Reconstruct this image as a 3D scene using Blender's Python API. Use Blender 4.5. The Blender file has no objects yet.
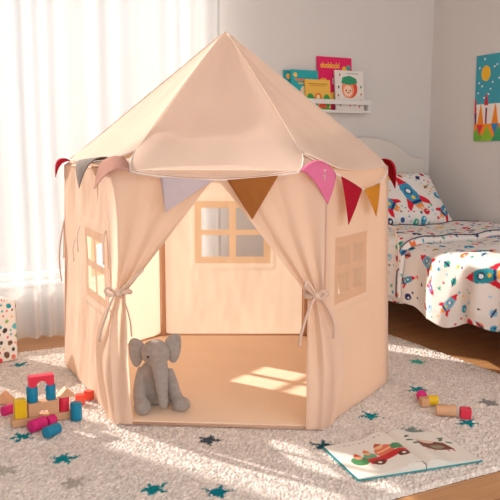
import bpy, bmesh, math, random
import numpy as np
from mathutils import Vector, noise

random.seed(7)
rng = np.random.default_rng(11)
S = bpy.context.scene
C = S.collection

# ------------------------------------------------------------------ camera
F_PX, PITCH, YAW = 730.96, math.radians(7.732), math.radians(27.252)
CAM = np.array([-3.3468, -3.8647, 0.9496])
cd = bpy.data.cameras.new('camera'); cam = bpy.data.objects.new('camera', cd); C.objects.link(cam)
cam.location = CAM; cam.rotation_euler = (math.pi/2 - PITCH, 0, -YAW)
cd.sensor_width = 36; cd.lens = F_PX/500*36; cd.clip_start = .05
S.camera = cam
# ------------------------------------------------------------------ world, sun, exposure
w = bpy.data.worlds.new('world'); S.world = w; w.use_nodes = True
bg = w.node_tree.nodes['Background']
bg.inputs[0].default_value = (1.0, .985, .965, 1); bg.inputs[1].default_value = 1.3
sd = bpy.data.lights.new('sun', 'SUN'); sun = bpy.data.objects.new('sun', sd); C.objects.link(sun)
sd.energy = 29.0; sd.angle = math.radians(1.2); sd.color = (1, .91, .81)
sun.rotation_euler = Vector((.49, -.872, -.54)).to_track_quat('-Z', 'Y').to_euler()
sun.location = (-3, 3, 3)
fd_ = bpy.data.lights.new('room_fill', 'AREA'); fill = bpy.data.objects.new('room_fill', fd_); C.objects.link(fill)
fd_.shape = 'RECTANGLE'; fd_.size = 3.6; fd_.size_y = 2.0; fd_.energy = 42; fd_.color = (1, .97, .94)   # added fill lamp, unseen behind the viewer, to brighten the room
fill.location = (-2.6, -4.85, 1.5); fill.rotation_euler = (math.pi/2, 0, 0)
S.view_settings.view_transform = 'Standard'; S.view_settings.look = 'None'
S.view_settings.gamma = 1; S.view_settings.use_curve_mapping = False
S.view_settings.exposure = 0.0

# ------------------------------------------------------------------ helpers
_fw = np.array([math.sin(YAW), math.cos(YAW), 0]); _rt = np.array([math.cos(YAW), -math.sin(YAW), 0]); _up = np.array([0, 0, 1.])
_F = _fw*math.cos(PITCH) - _up*math.sin(PITCH); _U = _up*math.cos(PITCH) + _fw*math.sin(PITCH)
def G(u, v, z=0.0):                      # surveyed point on a horizontal plane
    d = _F + _rt*(u-250)/F_PX - _U*(v-250)/F_PX
    p = CAM + d*(z-CAM[2])/d[2]
    return Vector(p)

def srgb(r, g, b):
    f = lambda c: (c/255/12.92) if c/255 <= .04045 else ((c/255+.055)/1.055)**2.4
    return (f(r), f(g), f(b))

def mat(name, col, rough=.7, bump=0, bscale=200, var=0, vscale=8, trans=0, spec=.3, metal=0, attr=False, sheen=0, tcol=None, bdist=.002):
    m = bpy.data.materials.new(name); m.use_nodes = True
    nt = m.node_tree; N = nt.nodes; L = nt.links
    b = N['Principled BSDF']; out = N['Material Output']
    b.inputs['Roughness'].default_value = rough
    b.inputs['Specular IOR Level'].default_value = spec
    b.inputs['Metallic'].default_value = metal
    if sheen: b.inputs['Sheen Weight'].default_value = sheen
    tc = N.new('ShaderNodeTexCoord')
    if attr:
        a = N.new('ShaderNodeAttribute'); a.attribute_name = 'Col'; csrc = a.outputs['Color']
    else:
        r = N.new('ShaderNodeRGB'); r.outputs[0].default_value = (*col, 1); csrc = r.outputs[0]
    if var:
        nz = N.new('ShaderNodeTexNoise'); nz.inputs['Scale'].default_value = vscale; nz.inputs['Detail'].default_value = 6
        L.new(tc.outputs['Object'], nz.inputs['Vector'])
        mr = N.new('ShaderNodeMapRange'); mr.inputs[1].default_value = .25; mr.inputs[2].default_value = .75
        mr.inputs[3].default_value = 1-var; mr.inputs[4].default_value = 1+var
        L.new(nz.outputs[0], mr.inputs[0])
        vm = N.new('ShaderNodeVectorMath'); vm.operation = 'SCALE'
        L.new(csrc, vm.inputs[0]); L.new(mr.outputs[0], vm.inputs['Scale']); csrc = vm.outputs[0]
    L.new(csrc, b.inputs['Base Color'])
    nrm = None
    if bump:
        nb = N.new('ShaderNodeTexNoise'); nb.inputs['Scale'].default_value = bscale; nb.inputs['Detail'].default_value = 4
        L.new(tc.outputs['Object'], nb.inputs['Vector'])
        bp = N.new('ShaderNodeBump'); bp.inputs['Strength'].default_value = bump; bp.inputs['Distance'].default_value = bdist
        L.new(nb.outputs[0], bp.inputs['Height']); L.new(bp.outputs[0], b.inputs['Normal']); nrm = bp
    if trans:
        t = N.new('ShaderNodeBsdfTranslucent'); t.inputs[0].default_value = (*(tcol or col), 1)
        if nrm: L.new(nrm.outputs[0], t.inputs['Normal'])
        mx = N.new('ShaderNodeMixShader'); mx.inputs[0].default_value = trans
        L.new(b.outputs[0], mx.inputs[1]); L.new(t.outputs[0], mx.inputs[2]); L.new(mx.outputs[0], out.inputs[0])
    return m

def tag(o, label=None, cat=None, group=None, kind=None):
    if label: o['label'] = label
    if cat: o['category'] = cat
    if group: o['group'] = group
    if kind: o['kind'] = kind
    return o
def empty(name, loc=(0, 0, 0), rz=0, **k):
    o = bpy.data.objects.new(name, None); C.objects.link(o); o.location = loc; o.rotation_euler = (0, 0, rz)
    o.empty_display_size = .1
    return tag(o, **k)
def link(name, me, m, parent=None, smooth=True):
    o = bpy.data.objects.new(name, me); C.objects.link(o)
    if m is not None:
        for x in (m if isinstance(m, (list, tuple)) else [m]): me.materials.append(x)
    if parent: o.parent = parent
    if smooth: me.polygons.foreach_set('use_smooth', [True]*len(me.polygons))
    return o
def obj(name, bm, m, parent=None, smooth=True):
    me = bpy.data.meshes.new(name); bmesh.ops.recalc_face_normals(bm, faces=bm.faces); bm.to_mesh(me); bm.free()
    return link(name, me, m, parent, smooth)
def bev(o, wd=.003, seg=2, ang=35):
    b = o.modifiers.new('b', 'BEVEL'); b.width = wd; b.segments = seg; b.limit_method = 'ANGLE'; b.angle_limit = math.radians(ang)
    return o
def box(bm, c, s, rz=0):
    r = bmesh.ops.create_cube(bm, size=1); ca, sa = math.cos(rz), math.sin(rz)
    for v in r['verts']:
        x, y, z = v.co.x*s[0], v.co.y*s[1], v.co.z*s[2]
        v.co = Vector((c[0]+x*ca-y*sa, c[1]+x*sa+y*ca, c[2]+z))
    return bm
def boxo(name, c, s, m, parent=None, b=.003, rz=0):
    o = obj(name, box(bmesh.new(), c, s, rz), m, parent, smooth=False)
    if b: bev(o, b)
    return o
def tube(bm, pts, rad, seg=10, flat=1.0, caps=True):
    pts = [Vector(p) for p in pts]; n = len(pts)
    rad = [rad]*n if isinstance(rad, (int, float)) else rad
    rings = []; up = None
    for i, p in enumerate(pts):
        t = (pts[min(i+1, n-1)]-pts[max(i-1, 0)]).normalized()
        if up is None: up = t.orthogonal().normalized()
        up = (up - t*up.dot(t)).normalized(); sd_ = t.cross(up)
        rings.append([bm.verts.new(p + (up*math.cos(a)*flat + sd_*math.sin(a))*rad[i]) for a in [2*math.pi*k/seg for k in range(seg)]])
    for a, b in zip(rings, rings[1:]):
        for k in range(seg): bm.faces.new((a[k], a[(k+1) % seg], b[(k+1) % seg], b[k]))
    if caps:
        bm.faces.new(rings[0][::-1]); bm.faces.new(rings[-1])
    return bm
def spline(pts, n=6):
    P = [Vector(p) for p in pts]; P = [P[0]*2-P[1]]+P+[P[-1]*2-P[-2]]; out = []
    for i in range(1, len(P)-2):
        for k in range(n):
            t = k/n
            out.append(.5*((2*P[i])+(-P[i-1]+P[i+1])*t+(2*P[i-1]-5*P[i]+4*P[i+1]-P[i+2])*t*t+(-P[i-1]+3*P[i]-3*P[i+1]+P[i+2])*t**3))
    out.append(P[-2]); return out
def grid(name, X, Y, Z, m, parent=None, col=None, skip=None, smooth=True, wrap=False):
    ny, nx = X.shape
    co = np.stack([X, Y, Z], -1).reshape(-1, 3)
    jj, ii = np.meshgrid(np.arange(ny-1), np.arange(nx-1), indexing='ij')
    a = (jj*nx+ii); q = np.stack([a, a+1, a+nx+1, a+nx], -1)
    if skip is not None: q = q[~skip]
    q = q.reshape(-1, 4)
    me = bpy.data.meshes.new(name); me.from_pydata(co.tolist(), [], q.tolist())
    if col is not None:
        at = me.color_attributes.new('Col', 'FLOAT_COLOR', 'POINT')
        c4 = np.ones((nx*ny, 4), np.float32); c4[:, :3] = col.reshape(-1, 3)
        at.data.foreach_set('color', c4.ravel())
    return link(name, me, m, parent, smooth)
def nz(x, y, z=0.0, s=1.0): return noise.noise(Vector((x*s, y*s, z)))
def nzgrid(A, B, s, seed=0.0):
    out = np.empty(A.shape)
    for i in np.ndindex(A.shape): out[i] = noise.noise(Vector((A[i]*s, B[i]*s, seed)))
    return out
class Paint:                              # flat colour artwork on a (u, v) chart in metres
    def __init__(s, U, V, base):
        s.U, s.V = U, V; s.c = np.ones(U.shape+(3,))*np.array(srgb(*base))
    def put(s, m, col): s.c[m] = srgb(*col)
    def loc(s, x, y, a=0, k=1.0):
        ca, sa = math.cos(a), math.sin(a); dx, dy = s.U-x, s.V-y
        return (dx*ca+dy*sa)/k, (-dx*sa+dy*ca)/k
    def ell(s, x, y, rx, ry, col, a=0):
        p, q = s.loc(x, y, a); s.put((p/rx)**2+(q/ry)**2 < 1, col)
    def rect(s, x0, y0, x1, y1, col): s.put((s.U > x0) & (s.U < x1) & (s.V > y0) & (s.V < y1), col)
    def poly(s, pts, col, x=0, y=0, a=0, k=1.0):
        p, q = s.loc(x, y, a, k); m = np.zeros(p.shape, bool); n = len(pts)
        for i in range(n):
            (x1, y1), (x2, y2) = pts[i], pts[(i+1) % n]
            if y1 == y2: continue
            m ^= ((y1 > q) != (y2 > q)) & (p < (x2-x1)*(q-y1)/(y2-y1)+x1)
        s.put(m, col)
    def star(s, x, y, r, col, a=0, inner=.45, n=5):
        s.poly([((1 if i % 2 == 0 else inner)*math.sin(math.pi*i/n), (1 if i % 2 == 0 else inner)*math.cos(math.pi*i/n)) for i in range(2*n)], col, x, y, a, r)
    def rocket(s, x, y, a, k, body=(64, 160, 196)):
        s.poly([(-.22, -.5), (.22, -.5), (.12, -.85), (.02, -.65), (0, -1.05), (-.1, -.65), (-.14, -.85)], (240, 150, 60), x, y, a, k)
        s.poly([(-.25, -.05), (-.6, -.55), (-.55, -.75), (-.2, -.5)], (214, 40, 60), x, y, a, k)
        s.poly([(.25, -.05), (.6, -.55), (.55, -.75), (.2, -.5)], (214, 40, 60), x, y, a, k)
        s.poly([(-.2, -.55), (-.33, -.1), (-.3, .3), (-.15, .7), (0, .9), (.15, .7), (.3, .3), (.33, -.1), (.2, -.55)], body, x, y, a, k)
        s.poly([(-.24, .5), (-.12, .75), (0, .98), (.12, .75), (.24, .5)], (214, 40, 60), x, y, a, k)
        s.poly([(-.22, -.5), (.22, -.5), (.25, -.38), (-.25, -.38)], (40, 60, 110), x, y, a, k)
        cx, cy = x-.12*k*math.sin(a), y+.12*k*math.cos(a)
        s.ell(cx, cy, .17*k, .17*k, (40, 60, 110)); s.ell(cx, cy, .11*k, .11*k, (225, 238, 245))
        cx, cy = x+.22*k*math.sin(a), y-.22*k*math.cos(a)
        s.ell(cx, cy, .09*k, .09*k, (240, 200, 70))
def space_print(P, placed, u0, u1, v0, v1, seed):
    r = random.Random(seed); pts = []
    for (x, y, a, k, body) in placed:
        P.rocket(x, y, a, k, body); pts.append((x, y, k))
    cols = [(64, 160, 196), (214, 40, 60), (240, 190, 60), (45, 60, 110), (60, 170, 150), (150, 200, 225), (235, 120, 70)]
    tries = 0
    while tries < 2500:
        tries += 1
        x, y = r.uniform(u0, u1), r.uniform(v0, v1); k = r.choice([.008, .014, .022, .026, .034, .044, .052])
        if any((x-a)**2+(y-b)**2 < (k+.75*c+.007)**2 for a, b, c in pts): continue
        pts.append((x, y, k)); c = r.choice(cols); a = r.uniform(0, 6.28)
        if k < .01: P.ell(x, y, k*.7, k*.7, c)
        elif k < .02: P.star(x, y, k, c, a)
        elif k < .026:
            P.ell(x, y, k*.72, k*.72, c); P.ell(x, y, k*1.1, k*.22, (45, 60, 110), a)
        elif k < .035:
            P.ell(x, y, k*.75, k*.75, c); P.ell(x+k*.2, y+k*.2, k*.2, k*.2, (240, 235, 220)); P.ell(x-k*.3, y-k*.1, k*.15, k*.15, (45, 60, 110))
        else:
            P.ell(x, y+k*.3, k*.42, k*.42, (225, 232, 238), 0); P.ell(x, y+k*.3, k*.28, k*.24, (60, 90, 140))
            P.poly([(-.4, -.1), (.4, -.1), (.3, -.8), (.05, -.5), (-.25, -.85)], r.choice([(214, 60, 70), (64, 130, 190), (235, 120, 70)]), x, y, r.uniform(-.6, .6), k)

# ------------------------------------------------------------------ materials
M = {}
M['wall'] = mat('wall_paint', (.70, .665, .645), .9, bump=.15, bscale=300, var=.015, vscale=3, spec=.1)
M['white'] = mat('white_lacquer', (.74, .72, .70), .45, var=.01)
M['headboard'] = mat('headboard_cream', (.68, .63, .585), .6, bump=.1, bscale=150)
M['cloth'] = mat('peach_canvas', (.87, .69, .58), .85, bump=.35, bscale=420, var=.025, vscale=5, trans=.46, spec=.08, tcol=(.97, .80, .63))
M['roofcloth'] = mat('peach_roof_canvas', (.87, .695, .59), .85, bump=.35, bscale=420, var=.025, vscale=5, trans=.25, spec=.08, tcol=(.93, .74, .58))
M['hem'] = mat('hem_cloth', (.84, .68, .57), .85, spec=.08)
M['trimcloth'] = mat('peach_trim', (.70, .50, .385), .85, bump=.3, bscale=420, trans=.38, spec=.08, tcol=(.93, .64, .38))
M['mat'] = mat('mat_canvas', (.93, .72, .55), .85, bump=.3, bscale=380, var=.03, vscale=6, spec=.08)
M['piping'] = mat('seam_piping', (.86, .72, .62), .8, spec=.1)
M['tie'] = mat('tie_cloth', (.70, .51, .41), .85, bump=.3, bscale=500, spec=.1)
M['cord'] = mat('cord_cotton', (.84, .74, .68), .9, bump=.5, bscale=900, spec=.1)
M['plush'] = mat('grey_plush', (.37, .32, .295), .95, bump=.9, bscale=330, var=.14, vscale=60, sheen=.35, spec=.05, bdist=.004)
M['black'] = mat('black_bead', (.012, .012, .014), .15, spec=.6)
M['wood_toy'] = mat('toy_beech', (.66, .37, .21), .55, var=.08, vscale=25)
M['print'] = mat('printed_cotton', (1, 1, 1), .85, bump=.3, bscale=350, attr=True, spec=.08)
M['paper'] = mat('printed_paper', (1, 1, 1), .5, attr=True, spec=.3)
M['page'] = mat('page_edges', (.70, .66, .60), .8, bump=.3, bscale=700)
M['navy'] = mat('navy_piping', (.07, .075, .12), .8)
M['sheet'] = mat('white_sheet', (.76, .73, .71), .85, bump=.2, bscale=300, spec=.1)
def cm(n, rgb, rough=.45): M[n] = mat(n, srgb(*rgb), rough, var=.04, vscale=30); return M[n]
cm('toy_teal', (20, 128, 165)); cm('toy_red', (222, 52, 78)); cm('toy_pink', (212, 40, 120)); cm('toy_yellow', (232, 188, 25)); cm('toy_orange', (240, 92, 70))
def felt(n, rgb, tr=.25): M[n] = mat(n, srgb(*rgb), .95, bump=.5, bscale=500, var=.05, vscale=40, trans=tr, spec=.05); return M[n]
felt('flag_lavender', (220, 206, 212)); felt('flag_brown', (178, 112, 60)); felt('flag_pink', (232, 128, 168)); felt('flag_red', (188, 34, 56)); felt('flag_mustard', (222, 152, 55))
felt('flag_grey', (158, 147, 145), .1); felt('flag_rose', (212, 165, 152)); felt('flag_crimson', (205, 60, 84))

def wood_floor():
    m = bpy.data.materials.new('oak_planks'); m.use_nodes = True; nt = m.node_tree; N = nt.nodes; L = nt.links; b = N['Principled BSDF']
    tc = N.new('ShaderNodeTexCoord'); br = N.new('ShaderNodeTexBrick'); br.offset = .37
    for k, v in dict(Scale=1.0).items(): br.inputs[k].default_value = v
    br.inputs['Brick Width'].default_value = 1.3; br.inputs['Row Height'].default_value = .13; br.inputs['Mortar Size'].default_value = .0015
    br.inputs['Color1'].default_value = (*srgb(200, 148, 100), 1); br.inputs['Color2'].default_value = (*srgb(188, 136, 90), 1); br.inputs['Mortar'].default_value = (*srgb(110, 72, 45), 1)
    L.new(tc.outputs['Object'], br.inputs['Vector'])
    mp = N.new('ShaderNodeMapping'); mp.inputs['Scale'].default_value = (1.5, 22, 1); L.new(tc.outputs['Object'], mp.inputs[0])
    n = N.new('ShaderNodeTexNoise'); n.inputs['Scale'].default_value = 2.2; n.inputs['Detail'].default_value = 8; n.inputs['Distortion'].default_value = .6; L.new(mp.outputs[0], n.inputs['Vector'])
    mr = N.new('ShaderNodeMapRange'); mr.inputs[1].default_value = .3; mr.inputs[2].default_value = .7; mr.inputs[3].default_value = .82; mr.inputs[4].default_value = 1.12; L.new(n.outputs[0], mr.inputs[0])
    vm = N.new('ShaderNodeVectorMath'); vm.operation = 'SCALE'; L.new(br.outputs['Color'], vm.inputs[0]); L.new(mr.outputs[0], vm.inputs['Scale']); L.new(vm.outputs[0], b.inputs['Base Color'])
    b.inputs['Roughness'].default_value = .38
    return m
M['floor'] = wood_floor()
def sheer():
    m = bpy.data.materials.new('sheer_voile'); m.use_nodes = True; nt = m.node_tree; N = nt.nodes; L = nt.links
    out = N['Material Output']; N.remove(N['Principled BSDF'])
    d = N.new('ShaderNodeBsdfDiffuse'); d.inputs[0].default_value = (.70, .71, .725, 1)
    t = N.new('ShaderNodeBsdfTranslucent'); t.inputs[0].default_value = (.90, .91, .91, 1)
    tr = N.new('ShaderNodeBsdfTransparent')
    tc = N.new('ShaderNodeTexCoord'); wv = N.new('ShaderNodeTexNoise'); wv.inputs['Scale'].default_value = 700; L.new(tc.outputs['Object'], wv.inputs['Vector'])
    a = N.new('ShaderNodeMixShader'); a.inputs[0].default_value = .055; L.new(d.outputs[0], a.inputs[1]); L.new(t.outputs[0], a.inputs[2])
    mr = N.new('ShaderNodeMapRange'); mr.inputs[3].default_value = .20; mr.inputs[4].default_value = .28; L.new(wv.outputs[0], mr.inputs[0])
    b = N.new('ShaderNodeMixShader'); L.new(mr.outputs[0], b.inputs[0]); L.new(a.outputs[0], b.inputs[1]); L.new(tr.outputs[0], b.inputs[2]); L.new(b.outputs[0], out.inputs[0])
    return m
M['sheer'] = sheer()
def glass():
    m = bpy.data.materials.new('window_glass'); m.use_nodes = True; nt = m.node_tree; N = nt.nodes; L = nt.links
    out = N['Material Output']; N.remove(N['Principled BSDF'])
    g = N.new('ShaderNodeBsdfGlossy'); g.inputs['Roughness'].default_value = .02; tr = N.new('ShaderNodeBsdfTransparent')
    a = N.new('ShaderNodeMixShader'); a.inputs[0].default_value = .07; L.new(tr.outputs[0], a.inputs[1]); L.new(g.outputs[0], a.inputs[2]); L.new(a.outputs[0], out.inputs[0])
    return m
M['glass'] = glass()

# ------------------------------------------------------------------ setting
FZ = -.012                                # boards lie one rug thickness below the rug's top
WX0, WX1, WZ0, WZ1 = -3.76, -1.69, .26, 2.30
LW, CEIL, FRONT = -4.7, 2.6, -4.9
def struct(name, c, s, m, b=0): return tag(boxo(name, c, s, m, None, b), kind='structure')
struct('floor', ((LW+0)/2, (FRONT+0)/2, FZ-.05), (0-LW+.2, -FRONT+.2, .1), M['floor'])
struct('ceiling', (LW/2, FRONT/2, CEIL+.05), (-LW+.2, -FRONT+.2, .1), M['wall'])
bmw = bmesh.new()
for (x0, x1, z0, z1) in ((LW, WX0, FZ, CEIL), (WX1, .0, FZ, CEIL), (WX0, WX1, FZ, WZ0), (WX0, WX1, WZ1, CEIL)):
    box(bmw, ((x0+x1)/2, .08, (z0+z1)/2), (x1-x0, .16, z1-z0))
tag(obj('wall_back', bmw, M['wall'], smooth=False), kind='structure')
struct('wall_right', (.05, FRONT/2, (FZ+CEIL)/2), (.1, -FRONT+.2, CEIL-FZ), M['wall'])
struct('wall_left', (LW-.05, FRONT/2, (FZ+CEIL)/2), (.1, -FRONT+.2, CEIL-FZ), M['wall'])
bb = bmesh.new(); box(bb, (-.8, -.007, FZ+.04), (1.6, .014, .08)); tag(bev(obj('baseboard_back', bb, M['white'], smooth=False)), kind='structure')
bb = bmesh.new(); box(bb, (-.007, FRONT/2, FZ+.04), (.014, -FRONT-.05, .08)); tag(bev(obj('baseboard_right', bb, M['white'], smooth=False)), kind='structure')
win = empty('window_1', ((WX0+WX1)/2, .1, WZ0), kind='structure')
def rel(o, root): o.parent = root; return o
W = WX1-WX0; H = WZ1-WZ0; ft = .045
bm = bmesh.new()
for x in (-W/2+ft/2, W/2-ft/2): box(bm, (x, 0, H/2), (ft, .06, H))
for z in (ft/2, H-ft/2): box(bm, (0, 0, z), (W-2*ft, .06, ft))

bev(obj('window_frame', bm, M['white'], win, False))
boxo('window_pane', (0, .0, H/2), (W-2*ft, .004, H-2*ft), M['glass'], win, 0)
sill = boxo('window_sill', (0, -.075, -.0), (W+.02, .08, .02), M['white'], win)

# ------------------------------------------------------------------ rug
RX0, RX1, RY0, RY1 = -3.95, -.977, -2.34, -.337
step = .0065
xs = np.arange(RX0, RX1+1e-6, step); ys = np.arange(RY0, RY1+1e-6, step); X, Y = np.meshgrid(xs, ys)
P = Paint(X, Y, (224, 214, 207))
P.c *= (1+.13*rng.standard_normal(X.shape)[..., None]).clip(.55, 1.22)
low = nzgrid(X, Y, 9, 3.3); P.c *= (1+.06*low)[..., None]
jx = rng.normal(0, .0035, X.shape); jy = rng.normal(0, .0035, X.shape)
P.U = X+jx; P.V = Y+jy
TEAL = (22, 132, 142); DK = (70, 82, 92)
stars = [(20, 364, TEAL), (21, 436, TEAL), (64, 458, TEAL), (154, 488, TEAL), (218, 491, (20, 120, 138)), (208, 439, DK), (73, 482, (178, 168, 160)), (323, 445, (40, 80, 92)), (371, 415, TEAL),
         (417, 361, (60, 165, 150)), (418, 389, TEAL), (468, 422, TEAL), (411, 430, (130, 145, 140)), (489, 402, (140, 138, 136)), (5, 470, (185, 178, 168))]
for i, (u, v, c) in enumerate(stars):
    g = G(u, v); P.star(g.x, g.y, .050, c, random.uniform(0, 1.2), .42)
hz = rng.uniform(-.006, 0, X.shape)
edge = np.minimum(np.minimum(X-RX0, RX1-X), np.minimum(Y-RY0, RY1-Y)); hz -= .011*np.clip(1-edge/.012, 0, 1)
hz += .0015*low
M['rug'] = mat('shaggy_wool', (1, 1, 1), .98, bump=.5, bscale=500, attr=True, spec=.02, var=.12, vscale=140)
rug = grid('rug', X+rng.normal(0, .0012, X.shape), Y+rng.normal(0, .0012, X.shape), np.maximum(hz, FZ+.001), M['rug'], None, P.c, smooth=False)
tag(rug, 'large beige short pile rug scattered with teal stars lying on the floorboards', 'rug')

# ------------------------------------------------------------------ curtain
cx0, cx1 = -4.0, -1.60
n = 620; m_ = 60
u = np.linspace(0, 1, n); v = np.linspace(0, 1, m_)
U, V = np.meshgrid(u, v)
XX = cx0+(cx1-cx0)*U
ph = XX*52+2.4*np.sin(XX*7.3)+1.2*np.sin(XX*17)
amp = (.022+.009*np.sin(XX*11))*(1-.25*V)
YY = -.105+amp*np.sin(ph+.5*np.sin(V*3))+.010*np.sin(ph*.37+1)*(1-V)
ZZ = -.008+.012*np.abs(np.sin(XX*5))*(1-V)+(2.44)*V
cr = empty('sheer_curtain', (0, 0, 0), label='white sheer curtain hanging in soft pleats to the floor at the window', cat='curtain')
grid('curtain_fabric', XX, YY, ZZ, M['sheer'], cr)
bm = bmesh.new(); tube(bm, [(cx0, -.1, 2.46), (cx1, -.1, 2.46)], .014, 14)
obj('curtain_rod', bm, M['white'], cr)
for x in (cx0+.1, cx1-.04):
    bm = bmesh.new(); box(bm, (x, -.05, 2.46), (.02, .1, .03)); obj('rod_bracket', bm, M['white'], cr, False)

# ------------------------------------------------------------------ wall ledge and picture books
sh = empty('picture_ledge', (0, 0, 0), label='white wall ledge with a front rail holding five picture books above the bed', cat='shelf')
LX0, LX1 = -1.32, -.56
boxo('shelf_base', ((LX0+LX1)/2, -.052, 1.187), (LX1-LX0, .104, .016), M['white'], sh, .002)
boxo('back_rail', ((LX0+LX1)/2, -.006, 1.22), (LX1-LX0-.03, .012, .05), M['white'], sh, .002)
boxo('front_rail', ((LX0+LX1)/2, -.1, 1.243), (LX1-LX0, .012, .028), M['white'], sh, .002)
for x in (LX0+.008, LX1-.008): boxo('side_panel', (x, -.0505, 1.227), (.016, .085, .064), M['white'], sh, .002)

def art_teal(P, w, h):
    P.rect(-w/2+.03, h*.72, w/2-.03, h*.78, (225, 120, 80)); P.rect(-w/2+.05, h*.64, w/2-.06, h*.67, (235, 190, 90))
    P.rect(-w/2+.05, .03, w/2-.05, .09, (205, 60, 60)); P.poly([(-.05, .09), (.05, .09), (.0, .14)], (240, 130, 90)); P.ell(-.01, .11, .02, .028, (235, 220, 190))
    P.ell(-w/2+.03, h-.03, .014, .014, (235, 190, 90)); P.rect(-.03, .045, 0, .075, (240, 225, 200))
def art_teal2(P, w, h):
    P.ell(-w/2+.03, h-.035, .016, .016, (235, 170, 70)); P.rect(-w/2+.012, .04, -w/2+.03, .15, (20, 110, 120)); P.ell(.02, .1, .05, .05, (230, 140, 70))
def art_pink(P, w, h):
    # two rounded yellow words of lettering, small yellow and teal splats, a white line and a pale figure
    x = -w/2+.03
    for i, k in enumerate('doodles'):
        P.ell(x, h-.055, .0095, .012, (245, 190, 50)); P.ell(x, h-.055, .004, .006, (226, 30, 98)); P.rect(x+.005, h-.066, x+.009, h-.032 if i % 3 != 1 else h-.05, (245, 190, 50)); x += .02
    P.star(w/2-.055, h-.07, .022, (245, 190, 50), .2, .6, 7); P.star(w/2-.025, h-.06, .02, (30, 170, 150), .5, .6, 7)
    P.ell(-w/2+.04, h-.15, .03, .022, (245, 160, 60))
    for q in (0, .022, .04): P.rect(-.02+q, h-.165, -.012+q, h-.125, (250, 235, 235))
    P.rect(-.02, h-.165, .008, h-.158, (250, 235, 235)); P.ell(0, h-.24, .05, .03, (250, 200, 90))
def art_yellow(P, w, h):
    P.rect(-w/2+.02, h-.03, w/2-.02, h-.024, (190, 130, 40)); P.rect(-w/2+.035, h-.04, w/2-.035, h-.036, (190, 130, 40))
    P.ell(-.055, .055, .028, .04, (60, 160, 80)); P.ell(.06, .05, .026, .042, (60, 160, 80)); P.ell(0, .07, .028, .03, (225, 130, 60)); P.ell(-.03, .02, .03, .02, (30, 150, 150)); P.ell(.03, .02, .03, .016, (230, 80, 60)); P.ell(0, .075, .012, .012, (250, 225, 170)); P.rect(-w/2, 0, w/2, .012, (90, 150, 60))
def art_white(P, w, h):
    P.ell(0, h*.55, .058, .058, (224, 78, 60)); P.ell(-.012, h*.52, .045, .05, (238, 150, 110)); P.ell(-.012, h*.49, .032, .034, (250, 205, 175))
    P.poly([(-.062, .165), (-.05, .2), (0, .212), (.05, .195), (.06, .168), (0, .155)], (50, 150, 110)); P.ell(-.025, h*.5, .005, .006, (60, 40, 40)); P.ell(.005, h*.5, .005, .006, (60, 40, 40)); P.ell(-.01, h*.45, .008, .004, (200, 40, 50))
    for (a, b, c) in ((-.08, .14, (45, 60, 80)), (.085, .145, (50, 130, 90)), (.08, .06, (205, 40, 60)), (-.07, .035, (45, 50, 70)), (-.085, .09, (190, 130, 60)), (.07, .025, (214, 80, 60)), (0, .03, (225, 130, 110)), (.035, .035, (225, 130, 110)), (-.07, .215, (180, 120, 60)), (.085, .1, (190, 130, 60))):
        P.poly([(0, .011), (.007, 0), (0, -.011), (-.007, 0)], c, a, b)
    P.rect(-.02, h-.02, .07, h-.016, (150, 150, 150))
def picture_book(cx, y, w, h, t, base, art, label, lean=5, yaw=0):
    root = empty('picture_book', (cx, y, 1.1955), label=label, cat='book', group=None)
    root.rotation_euler = (-math.radians(lean), 0, yaw)
    nx, ny = int(w/.002), int(h/.002)
    U, V = np.meshgrid(np.linspace(-w/2, w/2, nx), np.linspace(0, h, ny)); P = Paint(U, V, base); art(P, w, h)
    co = np.stack([U, np.full(U.shape, -t/2), V], -1).reshape(-1, 3).tolist(); jj, ii = np.meshgrid(np.arange(ny-1), np.arange(nx-1), indexing='ij'); a = jj*nx+ii
    q = np.stack([a, a+1, a+nx+1, a+nx], -1).reshape(-1, 4).tolist(); b0 = len(co)
    c = P.c.reshape(-1, 3).tolist(); bc = list(srgb(*base))
    def slab(y0, y1, x0=-w/2, x1=w/2):
        k = len(co)
        co.extend([(x0, y0, 0), (x1, y0, 0), (x1, y0, h), (x0, y0, h), (x0, y1, 0), (x1, y1, 0), (x1, y1, h), (x0, y1, h)])
        q.extend([[k+i for i in f] for f in ((3, 2, 1, 0), (4, 5, 6, 7), (0, 1, 5, 4), (1, 2, 6, 5), (2, 3, 7, 6), (3, 0, 4, 7))]); c.extend([bc]*8)
    slab(-t/2+.0003, -t/2+.002); slab(t/2-.002, t/2); slab(-t/2+.002, t/2-.002, -w/2, -w/2+.002)
    me = bpy.data.meshes.new('cover'); me.from_pydata(co, [], q); at = me.color_attributes.new('Col', 'FLOAT_COLOR', 'POINT')
    at.data.foreach_set('color', np.concatenate([np.array(c), np.ones((len(c), 1))], 1).astype(np.float32).ravel())
    link('cover', me, M['paper'], root, False)
    boxo('page_block', (.0, 0, h/2), (w-.008, t-.0045, h-.006), M['page'], root, 0)
    return root
picture_book(-.782, -.034, .25, .322, .010, (226, 30, 98), art_pink, 'tall hot pink picture book with yellow title lettering on the wall ledge', 4)
picture_book(-1.050, -.030, .18, .228, .010, (28, 150, 158), art_teal2, 'teal picture book furthest left and rearmost on the wall ledge', 4)
picture_book(-1.010, -.050, .19, .232, .010, (40, 165, 172), art_teal, 'teal picture book with orange title and red picture, overlapping another teal book', 4)
picture_book(-.698, -.068, .21, .242, .011, (232, 224, 218), art_white, 'white picture book with a red haired face in a green hat on the ledge', 5)
picture_book(-.932, -.074, .175, .178, .010, (236, 186, 84), art_yellow, 'small square yellow picture book at the front of the wall ledge', 5)

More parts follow.
